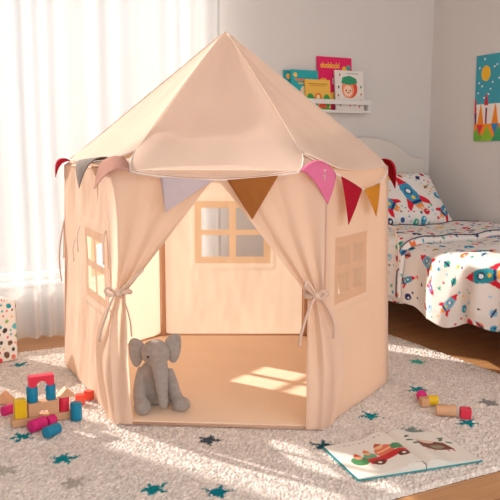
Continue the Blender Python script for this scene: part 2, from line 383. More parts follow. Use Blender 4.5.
# ------------------------------------------------------------------ wall picture
def poster():
    w, h = .40, .515; nx, ny = 160, 206
    U, V = np.meshgrid(np.linspace(0, w, nx), np.linspace(0, h, ny)); P = Paint(U, V, (62, 158, 178))
    P.ell(.083, .405, .037, .046, (240, 186, 50))
    for a, b in ((.07, .49), (.03, .44), (.03, .35), (.055, .33), (.025, .29), (.075, .26), (.125, .31), (.14, .35), (.11, .28), (.17, .45), (.19, .37), (.22, .30), (.25, .42), (.3, .34), (.33, .47), (.36, .40), (.15, .44)): P.ell(a, b, .006, .006, (235, 240, 240))
    P.rect(0, .10, w, .222, (240, 232, 225))
    P.poly([(0, .14), (0, .26), (.012, .25), (.02, .14)], (205, 50, 62)); P.rect(0.004, .1, .018, .17, (110, 60, 110))
    for x in (.095, .23, .33):
        P.poly([(x-.018, .215), (x, .295), (x+.018, .215)], (200, 48, 60)); P.rect(x-.006, .1, x+.01, .2, (150, 50, 90))
    for x in (.052, .17, .28, .37): P.poly([(x-.028, .10), (x, .235), (x+.028, .10)], (243, 140, 40))
    P.rect(0, 0, w, .105, (243, 140, 40))
    for x, c in ((.03, (110, 175, 60)), (.11, (140, 190, 50)), (.2, (60, 160, 110)), (.28, (110, 175, 60)), (.36, (225, 60, 70))): P.poly([(x-.055, 0), (x, .095), (x+.055, 0)], c)
    P.poly([(.02, .10), (.045, .03), (.075, .10)], (226, 50, 66)); P.poly([(.14, .105), (.17, .04), (.2, .105)], (50, 130, 190)); P.poly([(.24, .105), (.26, .04), (.3, .105)], (226, 50, 66))
    root = empty('castle_picture', (0, 0, 0), label='colourful castle picture with teal sky and yellow sun on the right wall', cat='picture')
    grid('picture_print', np.full(U.shape, -.0125), -.42-U, 1.008+V, M['paper'], root, P.c)
    boxo('picture_board', (-.006, -.42-w/2, 1.008+h/2), (.012, w, h), M['white'], root, .001)
poster()

# ------------------------------------------------------------------ bed
BX0, BX1, BYF = -1.02, -.07, -2.25
bed = empty('child_bed', (0, 0, 0), label='white child bed with a curved headboard standing in the room corner', cat='bed')
prof = [(-1.055, FZ), (-1.055, .87), (-1.045, .895), (-1.02, .905), (-.95, .91), (-.90, .93), (-.86, .965), (-.80, .995), (-.70, 1.025), (-.575, 1.036),
        (-.45, 1.025), (-.35, .995), (-.29, .965), (-.25, .93), (-.20, .91), (-.13, .905), (-.105, .895), (-.095, .87), (-.095, FZ)]
bm = bmesh.new(); vs = [bm.verts.new((x, -.035, z)) for x, z in prof]; f = bm.faces.new(vs)
r = bmesh.ops.extrude_face_region(bm, geom=[f]); bmesh.ops.translate(bm, verts=[g for g in r['geom'] if isinstance(g, bmesh.types.BMVert)], vec=(0, -.05, 0))
bev(obj('headboard', bm, M['headboard'], bed, False), .012, 4, 40)
boxo('side_rail', (-.985, (-.09+BYF)/2, .25), (.025, -BYF-.09, .13), M['white'], bed)
boxo('side_rail', (-.10, (-.09+BYF)/2, .25), (.025, -BYF-.09, .13), M['white'], bed)
boxo('footboard', (-.5425, BYF-.02, .30), (.91, .04, .36), M['white'], bed, .01)
boxo('slat_base', (-.5425, (-.09+BYF)/2, .262), (.86, -BYF-.10, .02), M['wood_toy'], bed)
for y in (BYF-.02,):
    for x in (-.94, -.105): boxo('leg', (x, y, (.12+FZ)/2), (.05, .045, .12-FZ), M['white'], bed)
mt = boxo('mattress', (-.5425, (-.09+BYF)/2-.005, .365), (.85, -BYF-.12, .18), M['sheet'], bed, .04)
mt.modifiers['b'].segments = 5

def smooth(t): t = np.clip(t, 0, 1); return t*t*(3-2*t)
def duvet_surface(y0, y1, lift, side_drop, nu, nv, seed, xwall=-.045, side=.035, zt=.488):
    # chart: a = distance from the wall edge over the top and down the room side
    topw = 1.0-.045; total = topw+side_drop
    A, B = np.meshgrid(np.linspace(0, total, nu), np.linspace(0, 1, nv)); Yy = y0+(y1-y0)*B
    R = .075
    flat = topw-R
    ang = np.clip((A-flat)/R, 0, math.pi/2)
    Xx = xwall-np.minimum(A, flat)-R*np.sin(ang)
    Zz = zt+lift-R*(1-np.cos(ang))-np.maximum(A-flat-R*math.pi/2, 0)
    n1 = nzgrid(A, Yy, 3.2, seed); n2 = nzgrid(A*.6, Yy, 13, seed+5)
    puff = .028*n1+.010*n2
    sid = ang/(math.pi/2)
    fold = .016*np.sin(Yy*26+2.5*n1+A*3)*np.clip((A-flat)/.25, 0, 1.2)+.02*np.sin(Yy*9+1)*np.clip((A-flat)/.3, 0, 1)
    Zz = Zz+puff*np.cos(ang)+lift*0; Xx = Xx-(puff+lift+fold)*np.sin(ang)-.03*sid*np.clip((A-flat)/.3, 0, 1)
    return A, Yy, Xx, Zz, sid
SEED = 2.0
dv = empty('duvet', (0, 0, 0), label='white duvet printed with rockets and planets spread over the child bed', cat='duvet')
A, Yy, Xx, Zz, sid = duvet_surface(-.60, -2.31, 0, .285, 300, 400, SEED)
hem = .02*np.sin(Yy*11)+.012*np.sin(Yy*29+1)
Zz = Zz+hem*np.clip((A-1.0)/.25, 0, 1)
tf = smooth((-2.31-Yy+.12)/-.12*-1)          # foot end folds down
drop = np.clip((-Yy-2.19)/.12, 0, 1); Zz = Zz-.05*drop**2*(1-sid)
P = Paint(A, -Yy, (232, 226, 222))
LB = (120, 175, 205)
space_print(P, [(.99, 1.17, 2.75, .080, LB), (1.00, 1.55, -2.9, .105, (50, 150, 165)), (1.11, 1.04, .5, .055, (64, 160, 196)), (.72, 1.30, -2.4, .07, (64, 160, 196)), (1.04, 1.88, -2.6, .09, LB), (1.14, 1.38, .9, .06, LB),
                (1.09, 1.25, -.7, .055, (150, 120, 190)), (.55, 1.3, -.6, .07, (64, 160, 196)), (.35, 1.0, -1.9, .06, (64, 160, 196)), (.7, 1.9, .4, .09, (50, 150, 165)), (1.15, 1.70, 2.2, .055, (64, 160, 196))], 0, 1.3, .6, 2.35, 5)
g = grid('duvet_cover', Xx, Yy, Zz, M['print'], dv, P.c)
s_ = g.modifiers.new('s', 'SOLIDIFY'); s_.thickness = .03; s_.offset = -1
# folded-back head end of the duvet, piped along both edges
A2, Y2, X2, Z2, sid2 = duvet_surface(-.50, -1.0, .030, .27, 300, 130, SEED)
Y2 = Y2+.0+.035*np.sin(A2*5)*.6-.10*np.clip((A2-.55)/.6, 0, 1)*((Y2 > -.75))
endr = np.minimum((-.50-Y2).clip(0, 9), 9)
t2 = np.linspace(0, 1, 130)[:, None]*np.ones((1, 300))
tuck = (1-np.sqrt(np.clip(1-(np.clip(1-t2/.07, 0, 1))**2, 0, 1)))+(1-np.sqrt(np.clip(1-(np.clip(1-(1-t2)/.07, 0, 1))**2, 0, 1)))
Z2 = Z2-.030*tuck*np.cos(sid2*math.pi/2); X2 = X2+.025*tuck*np.sin(sid2*math.pi/2)
P = Paint(A2, -Y2, (232, 226, 222))
space_print(P, [(1.02, .83, -1.1, .055, (64, 160, 196)), (.75, .72, .6, .05, LB), (1.12, .72, 2.2, .05, LB), (.5, .85, -1.6, .06, (64, 160, 196))], 0, 1.3, .5, 1.05, 9)
g = grid('folded_edge', X2, Y2, Z2, M['print'], dv, P.c)
s_ = g.modifiers.new('s', 'SOLIDIFY'); s_.thickness = .012; s_.offset = -1
for row in (6, 124):
    pts = [(X2[row, i]-.004*sid2[row, i], Y2[row, i], Z2[row, i]+.003*(1-sid2[row, i])) for i in range(0, 300, 4)]
    bm = bmesh.new(); tube(bm, pts, .0032, 8); obj('piping', bm, M['navy'], dv)
# second puffed ridge inside the fold
row = 62
pts = [(X2[row, i]-.004*sid2[row, i], Y2[row, i]-.06+.05*math.sin(i*.02), Z2[row, i]+.002*(1-sid2[row, i])) for i in range(0, 300, 4)]

# pillow
def pillow():
    w, h, t = .64, .43, .075
    root = empty('pillow', (-.505, -.315, .645), label='plump white pillow printed with blue and red rockets against the headboard', cat='pillow')
    root.rotation_euler = (math.radians(47), 0, math.radians(-5))
    nx, ny = 220, 150
    U, V = np.meshgrid(np.linspace(-1, 1, nx), np.linspace(-1, 1, ny))
    prof = (np.clip(1-U**4, 0, 1)*np.clip(1-V**4, 0, 1))**.5
    pin = 1-.06*(1-np.abs(V)**2)*np.abs(U)**3; pin2 = 1-.07*(1-np.abs(U)**2)*np.abs(V)**3
    X_, Y_ = U*w/2*pin, V*h/2*pin2
    Zt = t*prof*(1+.12*nzgrid(U, V, 1.6, 1.1))+.004*nzgrid(U, V, 6, 4.4)*prof
    P = Paint(X_, Y_, (234, 228, 224))
    space_print(P, [(.050, .0, .30, .155, (64, 150, 190)), (-.15, -.06, .9, .12, (64, 150, 190)), (.26, -.12, -.8, .09, (64, 150, 190)), (-.24, .12, .8, .07, LB)], -.3, .3, -.2, .2, 3)
    grid('pillow_front', X_, Y_, Zt, M['print'], root, P.c)
    grid('pillow_back', X_, Y_, -Zt*.9, M['print'], root, Paint(X_, Y_, (234, 228, 224)).c)
    bm = bmesh.new(); loop = [(X_[0, i], Y_[0, i], 0) for i in range(0, nx, 6)]+[(X_[j, -1], Y_[j, -1], 0) for j in range(0, ny, 6)]+[(X_[-1, i], Y_[-1, i], 0) for i in range(nx-1, 0, -6)]+[(X_[j, 0], Y_[j, 0], 0) for j in range(ny-1, 0, -6)]
    tube(bm, loop+[loop[0]], .0035, 6, caps=False); obj('seam', bm, M['sheet'], root)
pillow()

# ------------------------------------------------------------------ play tent
tent = empty('play_tent', (-2.041, -1.117, 0), label='peach canvas hexagonal play tent with pointed roof and tied back door curtains on the rug', cat='tent')
TO = Vector((-2.041, -1.117, 0))
def tobj(name, bm, m, parent=None, smooth=True):
    bmesh.ops.translate(bm, verts=bm.verts, vec=-TO); return obj(name, bm, m, parent or tent, smooth)
def tgrid(name, X, Y, Z, m, parent=None, **k): return grid(name, X-TO.x, Y-TO.y, Z, m, parent or tent, **k)
HW = .889; PEAK = 1.416
base = dict(BL=(-2.07, -.398), BR=(-1.412, -.737), R=(-1.506, -1.534), RF=(-2.027, -1.842), LF=(-2.639, -1.464), L=(-2.631, -.667))
order = ['L', 'BL', 'BR', 'R', 'RF', 'LF']          # clockwise seen from above
eave = dict(base); eave['R'] = (-1.528, -1.528); eave['L'] = (-2.606, -.675); eave['LF'] = (-2.650, -1.470)
BV = {k: Vector((*base[k], 0)) for k in base}; EV = {k: Vector((*eave[k], HW)) for k in base}
CT = Vector((-2.041, -1.117, 0))
def outn(a, b):
    d = (BV[b]-BV[a]); nn = Vector((d.y, -d.x, 0)).normalized()
    if nn.dot((BV[a]+BV[b])/2-CT) < 0: nn = -nn
    return nn
def wall(a, b, window=None, wr=.006, seed=0., name='wall_panel'):
    nu, nv = 90, 110
    us = np.linspace(0, 1, nu); zs = np.linspace(.004, 1, nv)
    holes = []
    if window:
        (u0, u1, z0, z1) = window; fu = .046/ (BV[b]-BV[a]).length*.75; fz = .034
        um, zm = (u0+u1)/2, (z0+z1)/2
        holes = [(u0+fu, um-fu/2, z0+fz, zm-fz*.4), (um+fu/2, u1-fu, z0+fz, zm-fz*.4), (u0+fu, um-fu/2, zm+fz*.4, z1-fz), (um+fu/2, u1-fu, zm+fz*.4, z1-fz)]
        us = np.unique(np.concatenate([us, [u0, u1]]+[[h[0], h[1]] for h in holes])); zs = np.unique(np.concatenate([zs, [z0/HW, z1/HW]]+[[h[2]/HW, h[3]/HW] for h in holes]))
    U, V = np.meshgrid(us, zs)
    nn = outn(a, b)
    A0 = np.array(BV[a]); B0 = np.array(BV[b]); A1 = np.array(EV[a]); B1 = np.array(EV[b])
    Pt = (A0*(1-U[..., None])+B0*U[..., None])*(1-V[..., None])+(A1*(1-U[..., None])+B1*U[..., None])*V[..., None]
    env = np.sin(np.pi*U)**.5
    d = env*(wr*1.6*nzgrid(U*.9, V*.35, 5, seed)+wr*.35*nzgrid(U*1.5, V*.6, 14, seed+3)+wr*.5*nzgrid(U*1.2+V*.5, V*.8-U*.3, 7, seed+9)-.012*np.sin(np.pi*V))
    inwin = 0
    if window:
        inwin = ((U > u0-.03) & (U < u1+.03) & (V*HW > z0-.03) & (V*HW < z1+.03)); d = np.where(inwin, d*.7, d)
    Pt = Pt+d[..., None]*np.array(nn)
    uc = (us[1:]+us[:-1])/2; zc = (zs[1:]+zs[:-1])/2*HW; UC, ZC = np.meshgrid(uc, zc)
    skip = np.zeros(UC.shape, bool)
    for h in holes: skip |= (UC > h[0]) & (UC < h[1]) & (ZC > h[2]) & (ZC < h[3])
    solid = skip | ((UC > u0) & (UC < u1) & (ZC > z0) & (ZC < z1)) if window else skip
    p = tgrid(name, Pt[..., 0], Pt[..., 1], Pt[..., 2], M['cloth'], skip=solid)
    if window:                              # the stitched-on frame and cross bars follow the cloth
        inside = (UC > u0) & (UC < u1) & (ZC > z0) & (ZC < z1) & ~skip
        Q = Pt+np.array(nn)*.0004
        fr = grid('window_frame', Q[..., 0]-TO.x, Q[..., 1]-TO.y, Q[..., 2], M['trimcloth'], p, skip=~inside)
    return p
wall('L', 'BL', (.24, .76, .38, .70), seed=1)
wall('BL', 'BR', (.235, .75, .385, .70), seed=2)
wall('BR', 'R', None, seed=3)
wall('R', 'RF', (.35, .838, .418, .652), wr=.003, seed=4)
wall('LF', 'L', (.09, .51, .39, .66), wr=.011, seed=5)
for k in order:                              # corner poles in cloth sleeves
    inn = (CT-BV[k]).normalized()*.018
    bm = bmesh.new(); tube(bm, [BV[k]+inn+Vector((0, 0, .007)), EV[k]+inn+Vector((0, 0, -.004))], .015, 12)
    tobj('pole', bm, M['trimcloth'])
# floor mat
bm = bmesh.new(); vs = [bm.verts.new(BV[k]+(CT-BV[k])*.012+Vector((0, 0, .002))) for k in order]; f = bm.faces.new(vs)
r = bmesh.ops.extrude_face_region(bm, geom=[f]); bmesh.ops.translate(bm, verts=[g for g in r['geom'] if isinstance(g, bmesh.types.BMVert)], vec=(0, 0, .010))
bev(tobj('floor_mat', bm, M['mat'], smooth=False), .004, 3)
# bottom hem piping of the front sill and inner back seam
bm = bmesh.new(); tube(bm, [BV['LF']+Vector((0, -.002, .006)), BV['RF']+Vector((0, -.002, .006))], .005, 8); tobj('sill_piping', bm, M['trimcloth'])
for a, b in (('BL', 'BR'), ('L', 'BL'), ('BR', 'R')):
    nn = outn(a, b); bm = bmesh.new(); tube(bm, [BV[a]-nn*.008+Vector((0, 0, .014)), BV[b]-nn*.008+Vector((0, 0, .014))], .006, 8); tobj('floor_seam', bm, M['trimcloth'])

# roof: inner cap reaching the eaves, outer scalloped canopy over it
rc = dict(L=.92, BL=.86, BR=.86, R=.92, RF=.80, LF=.79)      # where each canopy ridge ends
kink = dict(L=.004, BL=.02, BR=.02, R=.0, RF=.060, LF=.058)
APEX = Vector((CT.x-.002, CT.y, PEAK+.006))
def ridge(k, r):                             # height profile along a ridge, kinked where the pole tip lifts
    e = EV[k]; p = APEX.lerp(e, r); c = rc[k]
    dz = kink[k]*((r/c)**1.5 if r <= c else max(0, 1-(r-c)/(1-c)))
    p = p.copy(); p.z -= dz; return p
def roof_pt(a, b, s, r):
    pa, pb = ridge(a, r), ridge(b, r); p = pa.lerp(pb, s)
    nn = outn(a, b)
    p.z -= .018*math.sin(math.pi*s)*math.sin(math.pi*min(r, 1))
    return p
bm = bmesh.new(); n1, n2 = 24, 30
for i, a in enumerate(order):
    b = order[(i+1) % 6]; g_ = [[None]*(n1+1) for _ in range(n2+1)]
    for j in range(n2+1):
        for q in range(n1+1):
            r = .72+.28*j/n2; g_[j][q] = bm.verts.new(roof_pt(a, b, q/n1, r)-Vector((0, 0, .006*(1-j/n2)+.001)))
    for j in range(n2):
        for q in range(n1): bm.faces.new((g_[j][q], g_[j][q+1], g_[j+1][q+1], g_[j+1][q]))
bmesh.ops.remove_doubles(bm, verts=bm.verts, dist=.0006)
tobj('eave_band', bm, M['roofcloth'])
RM = {('LF', 'RF'): 1.02, ('RF', 'R'): 1.02, ('L', 'BL'): .99, ('BL', 'BR'): 1.0, ('BR', 'R'): 1.0, ('LF', 'L'): .96}
DZ = {('LF', 'RF'): .036, ('RF', 'R'): .018, ('LF', 'L'): .0}
def edge_pt(a, b, s, off=.0, sag=0):
    key = (a, b) if (a, b) in RM else (b, a)
    rm, dz = RM[key], DZ.get(key, .01)
    ra = rc[a]*(1-s)+rc[b]*s; e_ = min(s, 1-s)/.17; q_ = math.sin(min(1, e_)*math.pi/2)
    r = ra+(rm-ra)*q_
    nn = outn(a, b)
    pa, pb = ridge(a, min(r, 1)), ridge(b, min(r, 1)); p = pa.lerp(pb, s)
    p = p+nn*(.014*q_+off*q_)
    p.z = p.z+.006-(dz+sag)*math.sin(math.pi*s)
    return p
bm = bmesh.new(); n1, n2 = 40, 46; edges = {}
for i, a in enumerate(order):
    b = order[(i+1) % 6]; g_ = [[None]*(n1+1) for _ in range(n2+1)]
    for q in range(n1+1):
        s = q/n1; e = edge_pt(a, b, s)
        ra = rc[a]*(1-s)+rc[b]*s; rmax = .97*ra+.0*s
        ef = roof_pt(a, b, s, rmax)
        for j in range(n2+1):
            t = j/n2
            if t < .62: p = roof_pt(a, b, s, rmax*.72*t/.62)
            else:
                k = (t-.62)/.38; p_ = roof_pt(a, b, s, rmax*.72); p = p_*(1-k)**2+(ef+Vector((0, 0, .010*math.sin(math.pi*s))))*2*k*(1-k)+e*k*k
            if 0 < j:
                w_ = math.sin(math.pi*s)*min(1, t*2); p = p+outn(a, b)*(.006*nz(s*3+i*7, t*4, 0)*w_); p.z += .004*nz(s*6+i*3, t*3, 5)*w_
            g_[j][q] = bm.verts.new(p+Vector((0, 0, .004)))
    for j in range(n2):
        for q in range(n1):
            if j == 0: bm.faces.new((g_[1][q], g_[1][q+1], g_[0][q]))
            else: bm.faces.new((g_[j][q], g_[j][q+1], g_[j+1][q+1], g_[j+1][q]))
bmesh.ops.remove_doubles(bm, verts=bm.verts, dist=.0008)
tobj('roof', bm, M['roofcloth'])
for i, a in enumerate(order):
    b = order[(i+1) % 6]
    bm = bmesh.new(); tube(bm, [edge_pt(a, b, q/40)+Vector((0, 0, .004)) for q in range(41)], .0016, 8); tobj('roof_hem', bm, M['hem'])
    bm = bmesh.new(); tube(bm, [ridge(a, r/30*rc[a]*.985)+Vector((0, 0, .007)) for r in range(1, 31)], .0018, 6); tobj('ridge_seam', bm, M['hem'])
bm = bmesh.new(); bmesh.ops.create_uvsphere(bm, u_segments=16, v_segments=10, radius=.008)
for v_ in bm.verts: v_.co = v_.co+APEX+Vector((0, 0, -.003))
tobj('finial_cap', bm, M['roofcloth'])

# door: header strip, two gathered curtains
FA, FB = BV['LF'], BV['RF']; FL = (FB-FA).length; fd = (FB-FA).normalized(); fn = outn('LF', 'RF')
dL = (BV['L']-BV['LF']).normalized(); dR = (BV['R']-BV['RF']).normalized(); nL = outn('LF', 'L'); nR = outn('RF', 'R')
def W_(a, nrm, z):
    if a < 0: p = FA+dL*(-a); k = min(1, -a/.05); n_ = (fn*(1-k)+nL*k).normalized()
    elif a > FL: p = FB+dR*(a-FL); k = min(1, (a-FL)/.05); n_ = (fn*(1-k)+nR*k).normalized()
    else: p = FA+fd*a; n_ = fn
    lean = (EV['LF']-FA-Vector((0, 0, HW)))*(1-a/FL)*(z/HW) if 0 <= a <= FL else Vector()
    return p+n_*nrm+lean+Vector((0, 0, z))
bm = bmesh.new(); g_ = [[bm.verts.new(W_(FL*i/40, .002, .845+(HW-.845)*j/4)) for i in range(41)] for j in range(5)]
for j in range(4):
    for i in range(40): bm.faces.new((g_[j][i], g_[j][i+1], g_[j+1][i+1], g_[j+1][i]))
tobj('door_header', bm, M['cloth'])
def curtain(side):
    nt_, ns = 110, 70
    X = np.zeros((nt_, ns)); Y = X.copy(); Z = X.copy()
    ztop, ztie = .872, .478
    for j in range(nt_):
        z = ztop-(ztop-.006)*j/(nt_-1)
        for i in range(ns):
            s = i/(ns-1)
            if side < 0:
                a_top = s*.365; a_tie = .012+s*.048; a_bot = -.078+s*.142
            else:
                a_top = FL-s*.370; a_tie = FL-.002-s*.052; a_bot = FL+.075-s*.130
            if z > ztie:
                t = (ztop-z)/(ztop-ztie)
                k = t**(1+.35*(1-s)) if side < 0 else t**(1.15-.25*s)
                a = a_top*(1-k)+a_tie*k
                am = .003+.010*t**2; cur = math.sin(math.pi*t)*.03*(s)
                n_ = .007+.020*t+am*math.sin(s*2*math.pi*3.0+1.0)+.006*nz(s*2.5,t*1.5,4+side)-cur*.3+.004*nz(s*6, t*2, side)
                if side > 0: a += .03*math.sin(math.pi*t)*s*-.3
            else:
                t = (ztie-z)/ztie
                k = 1-(1-min(t/.72, 1))**1.7
                if t > .8: k -= .22*((t-.8)/.2)**1.5
                a = a_tie*(1-k)+a_bot*k
                n_ = .030+.020*math.sin(math.pi*min(1, t*1.0))-.018*t+(.009*(1-t)+.004)*math.sin(s*2*math.pi*(2.2)+1.0+.6*t)
                n_ += .004*nz(s*5, t*3, 2+side)
                if 0 > a or a > FL: n_ = max(n_, .012)
            n_ = max(n_, .006)
            p = W_(a, n_, z); X[j, i], Y[j, i], Z[j, i] = p
    return tgrid('door_curtain', X, Y, Z, M['cloth'])
for side in (-1, 1):
    cu = curtain(side)
    ac = .036 if side < 0 else FL-.028
    zt = .480
    # sash round the gathered cloth, a knot, two loops and two tails
    tie = None
    bm = bmesh.new()
    ring = [W_(ac+.036*math.cos(t), .032+.032*math.sin(t), zt+.004*math.sin(2*t)) for t in [2*math.pi*i/24 for i in range(25)]]
    tube(bm, ring, .009, 8, caps=False); bmesh.ops.translate(bm, verts=bm.verts, vec=-TO)
    tie = obj('curtain_tie', bm, M['tie'], cu)
    bm = bmesh.new(); bmesh.ops.create_icosphere(bm, subdivisions=3, radius=.013)
    kc = W_(ac+.004, .070, zt+.002)
    for v_ in bm.verts:
        v_.co = v_.co*(1+.15*nz(v_.co.x*90, v_.co.y*90, v_.co.z*90)); v_.co = v_.co+kc-TO
    obj('knot', bm, M['tie'], tie)
    def q(a, n_, z): return W_(ac+a, n_, zt+z)-TO
    for pts, name in (([(0, .07, 0), (.03, .08, .022), (.065, .085, .055), (.095, .083, .085)] if side < 0 else [(0, .07, 0), (-.02, .08, .02), (-.035, .085, .035), (-.025, .08, .05), (0, .07, .01)], 'bow_loop'),
                      ([(0, .07, 0), (-.02, .08, .022), (-.034, .082, .012), (-.02, .08, -.004), (0, .07, 0)] if side < 0 else [(0, .07, 0), (.02, .08, .02), (.03, .082, .008), (.015, .08, -.006), (0, .07, 0)], 'bow_loop'),
                      ([(0, .07, 0), (.02, .075, -.012), (.036, .075, -.05), (.045, .07, -.10), (.046, .066, -.145)], 'tie_tail'),
                      ([(0, .07, 0), (-.012, .08, -.02), (-.028, .085, -.06), (-.045, .085, -.12), (-.052, .08, -.165)], 'tie_tail')):
        bm = bmesh.new(); sp = spline([q(*p) for p in pts], 6); tube(bm, sp, .0055, 8, flat=.45); obj(name, bm, M['tie'], tie)
# loose window tie strings down the left corner and right corner
def string(name, k, pts, r=.0035):
    bm = bmesh.new(); nn = (BV[k]-CT).normalized(); td = Vector((-nn.y, nn.x, 0))
    tube(bm, spline([EV[k]*1.0+nn*p[1]+td*p[0]+Vector((0, 0, p[2]-HW)) for p in pts], 6), r, 7); tobj(name, bm, M['tie'])
string('tie_string', 'L', [(0, .004, .66), (.0, .02, .60), (.01, .03, .52), (.005, .034, .44), (.0, .03, .38)])
string('tie_string', 'L', [(0, .004, .66), (-.01, .014, .61), (-.015, .02, .55), (-.01, .02, .48)])
string('tie_string', 'R', [(0, .004, .655), (.004, .03, .64), (.0, .045, .58), (.0, .05, .52), (.0, .044, .475)])
for (du, z0, ln) in ((.52, .66, .10), (.62, .60, .09), (.06, .68, .12)):
    p0 = BV['LF'].lerp(BV['L'], du); bm = bmesh.new()
    tube(bm, spline([p0+nL*.006+Vector((0, 0, z0)), p0+nL*.016+Vector((0, 0, z0-ln*.4)), p0+nL*.014+dL*.006+Vector((0, 0, z0-ln))], 5), .003, 7); tobj('tie_string', bm, M['piping'])

# ------------------------------------------------------------------ bunting
bt = empty('bunting', (CT.x, CT.y, HW), label='string of felt triangle flags draped round the eaves of the tent', cat='bunting')
BO = Vector((CT.x, CT.y, HW))
SAG = {('LF', 'RF'): .004, ('RF', 'R'): .065, ('L', 'LF'): .0, ('R', 'BR'): .02}
def cordpt(a, b, s): return edge_pt(a, b, s, .022 if (a, b) == ('LF', 'RF') else .010, SAG.get((a, b), 0))+Vector((0, 0, .0))
path = [cordpt('L', 'LF', s/20) for s in range(0, 20)]+[cordpt('LF', 'RF', s/24) for s in range(0, 24)]+[cordpt('RF', 'R', s/20) for s in range(0, 21)]+[cordpt('R', 'BR', s/20) for s in range(1, 7)]
path = [cordpt('L', 'BL', s/20) for s in range(5, 0, -1)]+path
bm = bmesh.new(); tube(bm, path, .0034, 8); bmesh.ops.translate(bm, verts=bm.verts, vec=-BO); obj('cord', bm, M['cord'], bt)
def flag(p0, p1, tip, m, mid=None, nn=Vector((0, 0, 0)), curl=.0, bow=Vector((0, 0, 0))):
    p0, p1, tip = Vector(p0), Vector(p1), Vector(tip); N_ = 14; bm = bmesh.new(); rows = []
    for j in range(N_+1):
        t = j/N_; row = []
        for i in range(N_+1):
            s = i/N_
            top = p0.lerp(p1, s) if mid is None else (p0*(1-s)**2+mid*2*s*(1-s)+p1*s*s)
            p = top.lerp(tip, t) if t < 1 else tip
            p = p+nn*(curl*math.sin(math.pi*s)*(1-t)+curl*.6*math.sin(math.pi*t))+bow*math.sin(math.pi*t**.7)
            row.append(bm.verts.new(p-BO))
        rows.append(row)
    for j in range(N_):
        for i in range(N_): bm.faces.new((rows[j][i], rows[j][i+1], rows[j+1][i+1], rows[j+1][i]))
    bmesh.ops.remove_doubles(bm, verts=bm.verts, dist=.0002)
    o = obj('flag', bm, m, bt); s = o.modifiers.new('s', 'SOLIDIFY'); s.thickness = .002
    return o
def fl(a, b, s0, s1, drop, m, shift=0., out=.016, curl=.004, label=None, bow=0.):
    p0, p1 = cordpt(a, b, s0), cordpt(a, b, s1); nn = outn(a, b); d = (p1-p0); d.z = 0; d.normalize()
    off = nn*.006; tip = (p0+p1)/2+nn*out+d*shift; tip.z = min(p0.z, p1.z)-drop
    o = flag(p0+off, p1+off, tip, m, nn=nn, curl=curl, bow=nn*bow*.7+Vector((0, 0, bow)))
    if label: o['label'] = label
fl('LF', 'RF', .26, .50, .105, M['flag_lavender'], -.070, label='lavender felt flag')
fl('LF', 'RF', .56, .79, .128, M['flag_brown'], .0, label='brown felt flag')
fl('RF', 'R', .12, .42, .115, M['flag_red'], -.045, label='dark red felt flag')
fl('RF', 'R', .46, .72, .105, M['flag_mustard'], .02, label='mustard yellow felt flag')
fl('L', 'LF', .62, .93, .095, M['flag_grey'], -.06, .055, .008, bow=.03, label='grey felt flag folded at its edge')
def cornerflag(p0, p1, mid, tip, m, label, nn, bow):
    o = flag(p0, p1, tip, m, mid=mid, nn=nn, curl=.006, bow=nn*bow+Vector((0, 0, bow))); o['label'] = label
def od(k): return Vector(((BV[k]-CT).x, (BV[k]-CT).y, 0)).normalized()
cornerflag(cordpt('LF', 'RF', .89), cordpt('RF', 'R', .10), ridge('RF', .93)+Vector((0, 0, .052)), Vector((*EV['RF'].xy, .775))+od('RF')*.016, M['flag_pink'], 'pink felt flag folded over the corner', od('RF'), .013)
cornerflag(cordpt('L', 'LF', .93), cordpt('LF', 'RF', .12), ridge('LF', .84)+Vector((0, 0, .02)), Vector((*EV['LF'].xy, .825))+outn('L', 'LF')*.045, M['flag_rose'], 'dusty rose felt flag folded over the corner', od('LF'), .022)
cornerflag(cordpt('L', 'LF', .16), cordpt('L', 'BL', .12), ridge('L', 1)+Vector((0, 0, .03)), Vector((*EV['L'].xy, .835))+od('L')*.045+Vector((0, -.01, 0)), M['flag_crimson'], 'crimson felt flag at the rear left corner', od('L'), .022)
cornerflag(cordpt('RF', 'R', .97), cordpt('R', 'BR', .30), ridge('R', 1)+Vector((0, 0, .03)), Vector((*EV['R'].xy, .800))+od('R')*.030, M['flag_red'], 'red felt flag hanging past the right corner', od('R'), .024)

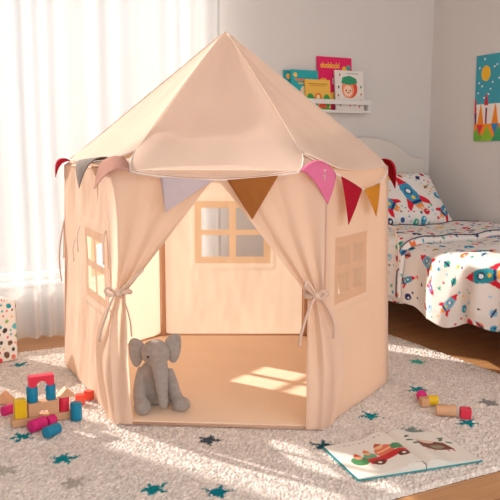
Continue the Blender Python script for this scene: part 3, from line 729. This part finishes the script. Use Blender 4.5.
# ------------------------------------------------------------------ elephant
def elephant():
    L0 = G(159.5, 408, .012); root = empty('plush_elephant', (L0.x+.0, L0.y+.03, .0125), -YAW, label='grey plush elephant with floppy ears sitting on the mat in the tent doorway', cat='plush toy')
    bm = bmesh.new()
    def ball(c, r, seg=24):
        q = bmesh.ops.create_uvsphere(bm, u_segments=seg, v_segments=16, radius=1)
        for v_ in q['verts']: v_.co = Vector((c[0]+v_.co.x*r[0], c[1]+v_.co.y*r[1], c[2]+v_.co.z*r[2]))
    ball((-.008, .005, .078), (.056, .050, .078)); ball((-.006, .0, .130), (.052, .042, .05))
    ball((0, -.008, .208), (.052, .050, .050)); ball((.004, -.022, .192), (.044, .042, .036))
    tube(bm, spline([(.008, -.035, .20), (.020, -.062, .178), (.026, -.075, .140), (.030, -.080, .100), (.033, -.086, .062), (.035, -.090, .040)], 5), [.034-.017*min(1, i/20) for i in range(26)], 16); ball((.035, -.090, .040), (.0165, .0165, .018))
    tube(bm, spline([(-.046, .0, .145), (-.054, -.028, .10), (-.052, -.055, .055), (-.042, -.072, .030)], 5), [.020+.005*i/15 for i in range(16)], 16); ball((-.038, -.086, .027), (.031, .036, .029))
    tube(bm, spline([(.040, .0, .14), (.056, -.012, .10), (.070, -.030, .055), (.085, -.045, .030)], 5), [.020+.004*i/15 for i in range(16)], 16); ball((.094, -.056, .026), (.034, .030, .027))
    ball((-.03, .01, .035), (.04, .045, .035)); ball((.03, .01, .035), (.04, .045, .035))
    o = obj('body', bm, M['plush'], root)
    rm = o.modifiers.new('r', 'REMESH'); rm.mode = 'VOXEL'; rm.voxel_size = .0035; rm.use_smooth_shade = True
    sm = o.modifiers.new('s', 'SMOOTH'); sm.iterations = 6; sm.factor = .6
    for sx in (-1, 1):                       # floppy ears: cupped discs with real thickness
        bm = bmesh.new(); n_ = 20; vs = []
        prof = [(0, .028), (.014, .040), (.034, .047), (.050, .040), (.055, .020), (.053, -.006), (.046, -.030), (.034, -.046), (.020, -.044), (.010, -.030), (.003, -.012)]
        prof = [(p.x, p.y) for p in spline([(a, b, 0) for a, b in prof], 4)]
        rings = []
        for k in range(7):
            f_ = k/6; rings.append([bm.verts.new((sx*(.040+(.024+(a-.024)*f_)), -.004-.020*((a*f_)/.055)**1.4*(-1 if sx > 0 else .3)-.008*(1-f_)*1.0, (.208+b*f_*1.2))) for a, b in prof])
        cvert = rings[0][0]
        for a_, b_ in zip(rings, rings[1:]):
            for i in range(len(prof)):
                j = (i+1) % len(prof)
                if a_ is rings[0]:
                    pass
                bm.faces.new((a_[i], a_[j], b_[j], b_[i]))
        bmesh.ops.remove_doubles(bm, verts=bm.verts, dist=.0003)
        if sx > 0:
            for v_ in bm.verts: v_.co.z += .014; v_.co.x -= .006
        e = obj('ear', bm, M['plush'], root); s = e.modifiers.new('s', 'SOLIDIFY'); s.thickness = .010; s.offset = 0
        b_ = e.modifiers.new('u', 'SUBSURF'); b_.levels = 1; b_.render_levels = 1
    for c in ((-.020, -.0565, .206), (.036, -.046, .208)):
        bm = bmesh.new(); bmesh.ops.create_uvsphere(bm, u_segments=14, v_segments=10, radius=.0045)
        for v_ in bm.verts: v_.co = v_.co+Vector(c)
        obj('eye', bm, M['black'], root)
    root.scale = (1.03, 1.03, .98)
elephant()

# ------------------------------------------------------------------ toy blocks
def block(name, bm, m, loc, rot, label, group=None, b=.002, smooth=False, cat='toy block'):
    o = obj(name, bm, m, None, smooth); o.location = loc; o.rotation_euler = rot
    if b: bev(o, b, 2)
    return tag(o, label, cat, group)
def cyl(r, h, seg=40):
    bm = bmesh.new(); bmesh.ops.create_cone(bm, cap_ends=True, segments=seg, radius1=r, radius2=r, depth=h); return bm
def arch(w, h, d, r, base_h=0):
    pts = [(-w/2, 0), (-r, 0)]+[(-r*math.cos(math.pi*i/16), r*math.sin(math.pi*i/16)) for i in range(1, 16)]+[(r, 0), (w/2, 0), (w/2, h), (-w/2, h)]
    bm = bmesh.new(); f = bm.faces.new([bm.verts.new((x, -d/2, z)) for x, z in pts]); r_ = bmesh.ops.extrude_face_region(bm, geom=[f])
    bmesh.ops.translate(bm, verts=[g for g in r_['geom'] if isinstance(g, bmesh.types.BMVert)], vec=(0, d, 0)); return bm
def prism(w, h, d):
    bm = bmesh.new(); f = bm.faces.new([bm.verts.new((x, -d/2, z)) for x, z in ((-w/2, 0), (w/2, 0), (0, h))]); r_ = bmesh.ops.extrude_face_region(bm, geom=[f])
    bmesh.ops.translate(bm, verts=[g for g in r_['geom'] if isinstance(g, bmesh.types.BMVert)], vec=(0, d, 0)); return bm
p0, p1 = G(12.5, 428), G(72.5, 418); d = (p1-p0).xy; ang = math.atan2(d.y, d.x); LEN = d.length
dx = Vector((math.cos(ang), math.sin(ang), 0)); dn = Vector((math.sin(ang), -math.cos(ang), 0))   # dn: towards the camera side
D = .042
def at(u, z, back=0): return p0+dx*u-dn*(D/2+back)+Vector((0, 0, z))
R3 = (0, 0, ang)
k_ = LEN/60.0                                 # metres along the castle per photo pixel
def U_(px): return (px-11)*k_
bh = .026
block('wooden_plank', box(bmesh.new(), (0, 0, 0), (LEN, D+.004, bh)), M['wood_toy'], at(LEN/2, bh/2), R3, 'long natural wood plank at the bottom of the block castle')
aw = (57-27)*k_
block('wooden_arch_block', arch(aw, .049, D, .020), M['wood_toy'], at(U_(42.5), bh+.0003), R3, 'natural wood arch block in the middle of the castle')
block('yellow_block', box(bmesh.new(), (0, 0, 0), (.040, .036, .066)), M['toy_yellow'], at(U_(20), bh+.0335), R3, 'yellow upright block on the left end of the castle plank')
zt = bh+.0496
block('toy_cylinder', cyl(.0195, .055), M['toy_teal'], at(U_(32.5), zt+.028), R3, 'teal cylinder block holding up the left end of the red arch', 'teal castle columns', .002, True)
block('toy_cylinder', cyl(.0175, .055), M['toy_teal'], at(U_(51), zt+.028), R3, 'teal cylinder block holding up the right end of the red arch', 'teal castle columns', .002, True)
block('red_arch_block', arch(.086, .037, .036, .019), M['toy_red'], at(U_(41.7), zt+.0560), R3, 'red arch block on top of two teal cylinders')
block('toy_cylinder', cyl(.0185, .052), M['toy_red'], at(U_(64.3), bh+.0263), R3, 'red cylinder block standing under the wooden triangle', None, .002, True)
block('wooden_triangle_block', prism(.066, .033, .038), M['wood_toy'], at(U_(66.3), bh+.0527), R3, 'natural wood triangle block lying as a roof on the red cylinder')
def lying(px, py, r, h, rz, m, label):
    g = G(px, py, r); block('toy_cylinder', cyl(r, h), M[m], (g.x, g.y, r+.0005), (math.pi/2, 0, rz), label, None, .002, True)
lying(37.5, 424.5, .021, .058, -1.05, 'toy_pink', 'large magenta cylinder block lying in front of the castle arch')
lying(50.5, 420.5, .018, .034, -1.0, 'toy_pink', 'small magenta cylinder block lying behind the lying teal block')
lying(52, 430.5, .0195, .056, -1.0, 'toy_teal', 'teal cylinder block lying on its side in front of the castle')
lying(8, 410, .018, .046, -1.1, 'toy_pink', 'pink cylinder block lying at the far left beside the yellow block')
g = G(76.5, 419.5, 0); block('toy_cylinder', cyl(.0205, .062), M['toy_teal'], (g.x, g.y, .0315), R3, 'teal cylinder block standing alone right of the castle', None, .002, True)
g = G(80, 403.5, .0); block('orange_block', box(bmesh.new(), (0, 0, 0), (.034, .030, .036)), M['toy_orange'], (g.x, g.y, .0185), (0, 0, -.2), 'small orange red cube block near the tent wall')
g = G(86.5, 400, .0); block('orange_block', box(bmesh.new(), (0, 0, 0), (.026, .03, .036)), M['toy_orange'], (g.x+.01, g.y, .0185), (0, 0, .5), 'small orange block turned at an angle closest to the tent wall')
g = G(4, 403, .0); block('wooden_triangle_block', prism(.10, .045, .042), M['wood_toy'], (g.x, g.y, .0005), (0, 0, -.5), 'natural wood triangle block at the left edge behind the pink cylinder')
# second group by the book
g = G(421.5, 395.5, .02); block('toy_ball', (lambda b: (bmesh.ops.create_uvsphere(b, u_segments=32, v_segments=20, radius=.0205), b)[1])(bmesh.new()), M['toy_pink'], (g.x, g.y, .021), (0, 0, 0), 'round magenta wooden ball beside a teal star on the rug', None, 0, True, 'toy ball')
def lying2(px, py, r, h, rz, m, label, seg=40, nm='toy_cylinder'):
    g = G(px, py, r); block(nm, cyl(r, h, seg), M[m], (g.x, g.y, r*(math.cos(math.pi/seg) if seg < 10 else 1)+.0005), (math.pi/2, 0, rz), label, None, .002, seg > 10)
lying2(433, 400.5, .0190, .036, -2.1, 'toy_yellow', 'yellow cylinder block lying between the magenta ball and wooden block')
g = G(425, 405.5, .0); block('wooden_cube', box(bmesh.new(), (0, 0, 0), (.036, .034, .030)), M['wood_toy'], (g.x, g.y, .0155), (0, 0, -.35), 'small natural wood cube in front of the magenta ball')
lying2(446, 410.5, .0205, .070, .93, 'wood_toy', 'long natural wood cylinder lying between the yellow and red blocks')
g = G(465.5, 413, .018); block('red_cube', box(bmesh.new(), (0, 0, 0), (.038, .036, .036)), M['toy_red'], (g.x, g.y, .0185), (0, 0, -.62), 'red cube block at the right end of the row near the book')

# ------------------------------------------------------------------ dotted storage box
def dotbox():
    g = G(18, 359, 0); h = .275; wd = .30; dp = .22; th = math.atan2(.030, .079)
    root = empty('storage_box', (g.x, g.y, .0), th+.0, label='white open top storage box with colourful dots at the left edge of the rug', cat='storage box')
    def face(name, o_, ux, w_, seed, off=0):
        nx, ny = int(w_/.003), int(h/.003); U, V = np.meshgrid(np.linspace(0, w_, nx), np.linspace(0, h, ny)); P = Paint(U, V, (242, 236, 230)); r = random.Random(seed); pts = []
        cs = [(40, 160, 180), (230, 60, 70), (245, 195, 60), (90, 190, 200), (235, 130, 110), (70, 70, 70), (120, 90, 70), (150, 190, 110)]
        for _ in range(900):
            x, y, k = r.uniform(.005, w_-.005), r.uniform(.008, h-.01), r.choice([.005, .008, .011, .014])
            if any((x-a)**2+(y-b)**2 < (k+c+.008)**2 for a, b, c in pts): continue
            pts.append((x, y, k)); P.ell(x, y, k, k*1.15, r.choice(cs), r.uniform(0, 3))
        X_ = o_[0]+ux[0]*U; Y_ = o_[1]+ux[1]*U
        nrm = (ux[1], -ux[0])
        f_ = grid(name, X_, Y_, .001+V, M['print'], root, P.c); s = f_.modifiers.new('s', 'SOLIDIFY'); s.thickness = .004; s.offset = -1
    face('front_panel', (-wd, 0), (1, 0), wd, 4)
    face('side_panel', (0, 0), (0, 1), dp, 5); face('side_panel', (-wd, dp), (0, -1), dp, 6); face('back_panel', (0, dp), (-1, 0), wd, 7)
    boxo('bottom_panel', (-wd/2, dp/2, .006), (wd-.012, dp-.012, .006), M['sheet'], root, 0)
dotbox()

# ------------------------------------------------------------------ open picture book on the rug
def open_book():
    sb = Vector((-1.920, -2.254, 0)); st = Vector((-1.883, -2.014, 0)); c = (sb+st)/2
    sx = (st-sb); hh = sx.length; ang = math.atan2(sx.y, sx.x)-math.pi/2
    root = empty('open_book', (c.x, c.y, .0), ang, label='open picture book with a red truck scene and a brown animal lying on the rug', cat='book')
    wl, wr = .228, .192
    nx, ny = 115, 120
    for side, wd in ((-1, wl), (1, wr)):
        U, V = np.meshgrid(np.linspace(0, wd, nx), np.linspace(-hh/2, hh/2, ny))
        Zp = .007+.018*np.exp(-((U-.034)/.042)**2)*np.clip(U/.014, 0, 1)**.6+.010*(1-U/wd)+.0008*np.sin(V*20)*U/wd
        P = Paint(side*U, V, (236, 230, 222))
        if side < 0:
            ox, oy = -.115, -.025
            P.ell(ox-.055, oy+.005, .028, .030, (70, 140, 90)); P.ell(ox-.05, oy+.028, .013, .014, (235, 170, 130)); P.poly([(-.013, 0), (.013, 0), (0, .024)], (200, 70, 50), ox-.05, oy+.035)
            P.ell(ox-.012, oy+.022, .020, .022, (110, 165, 130)); P.ell(ox-.012, oy+.044, .011, .012, (235, 180, 140)); P.poly([(-.012, 0), (.012, 0), (0, .022)], (225, 120, 60), ox-.012, oy+.05)
            P.ell(ox+.040, oy+.03, .030, .034, (226, 120, 90)); P.ell(ox+.036, oy+.062, .014, .013, (238, 190, 150)); P.rect(ox+.015, oy+.03, ox+.064, oy+.036, (245, 210, 160)); P.poly([(-.014, 0), (.014, 0), (0, .02)], (190, 60, 50), ox+.036, oy+.068)
            P.ell(ox+.085, oy+.03, .024, .020, (70, 140, 90), .3)
            P.rect(ox-.032, oy-.022, ox+.100, oy+.008, (200, 42, 48)); P.rect(ox-.03, oy-.03, ox+.02, oy-.008, (170, 30, 40))
            for q_ in (ox-.004, ox+.078): P.ell(q_, oy-.026, .019, .016, (92, 48, 36)); P.ell(q_, oy-.026, .007, .006, (235, 225, 210))
            for i, q_ in enumerate(np.linspace(-.19, -.05, 9)): P.rect(q_, .093+.003*(i % 2), q_+(.004, .010, .007)[i % 3], .097+.003*(i % 2), (120, 120, 120))
        else:
            ox, oy = .098, .0
            P.ell(ox, oy+.016, .048, .022, (128, 74, 56)); P.poly([(-.05, .02), (-.055, -.030), (.06, -.030), (.05, .025)], (120, 66, 50), ox, oy); P.ell(ox-.012, oy+.036, .034, .014, (232, 200, 180)); P.ell(ox+.012, oy-.006, .024, .014, (150, 140, 120))
            for q_ in (-.045, -.02, .03, .05): P.rect(ox+q_, oy-.045, ox+q_+.006, oy-.028, (190, 70, 60))
            for a_, b_, r_ in ((-.062, .06, .6), (-.068, .03, -.3), (-.06, .005, .4), (.056, .045, .8), (.072, .02, -.6), (.062, .058, .1)): P.ell(ox+a_, oy+b_, .013, .006, (84, 120, 92), r_)
        X_ = side*U
        g_ = grid('page', X_, V, Zp, M['paper'], root, P.c)
        s = g_.modifiers.new('s', 'SOLIDIFY'); s.thickness = .001; s.offset = -1 if side > 0 else 1
        # the stack of leaves under the open page
        bm = bmesh.new(); rows = []
        for z_ in (0, 1):
            rows.append([[bm.verts.new((side*(.002+(wd-.006)*i/30), y_, (.0026 if z_ == 0 else .0045+.0170*math.exp(-((.002+(wd-.006)*i/30-.034)/.042)**2)*min(1, ((wd-.006)*i/30)/.014)**.6+.010*(1-i/30)))) for i in range(31)] for y_ in (-hh/2+.002, hh/2-.002)])
        for i in range(30):
            bm.faces.new((rows[0][0][i], rows[0][0][i+1], rows[1][0][i+1], rows[1][0][i])); bm.faces.new((rows[0][1][i], rows[0][1][i+1], rows[1][1][i+1], rows[1][1][i]))
            bm.faces.new((rows[1][0][i], rows[1][0][i+1], rows[1][1][i+1], rows[1][1][i])); bm.faces.new((rows[0][0][i], rows[0][0][i+1], rows[0][1][i+1], rows[0][1][i]))
        bm.faces.new((rows[0][0][30], rows[0][1][30], rows[1][1][30], rows[1][0][30])); bm.faces.new((rows[0][0][0], rows[0][1][0], rows[1][1][0], rows[1][0][0]))
        obj('page_block', bm, M['page'], root, False)
    boxo('cover', ((wr-wl)/2, 0, .0016), (wl+wr+.008, hh+.008, .0022), cm('book_cloth', (40, 150, 160)), root, .0008)
open_book()
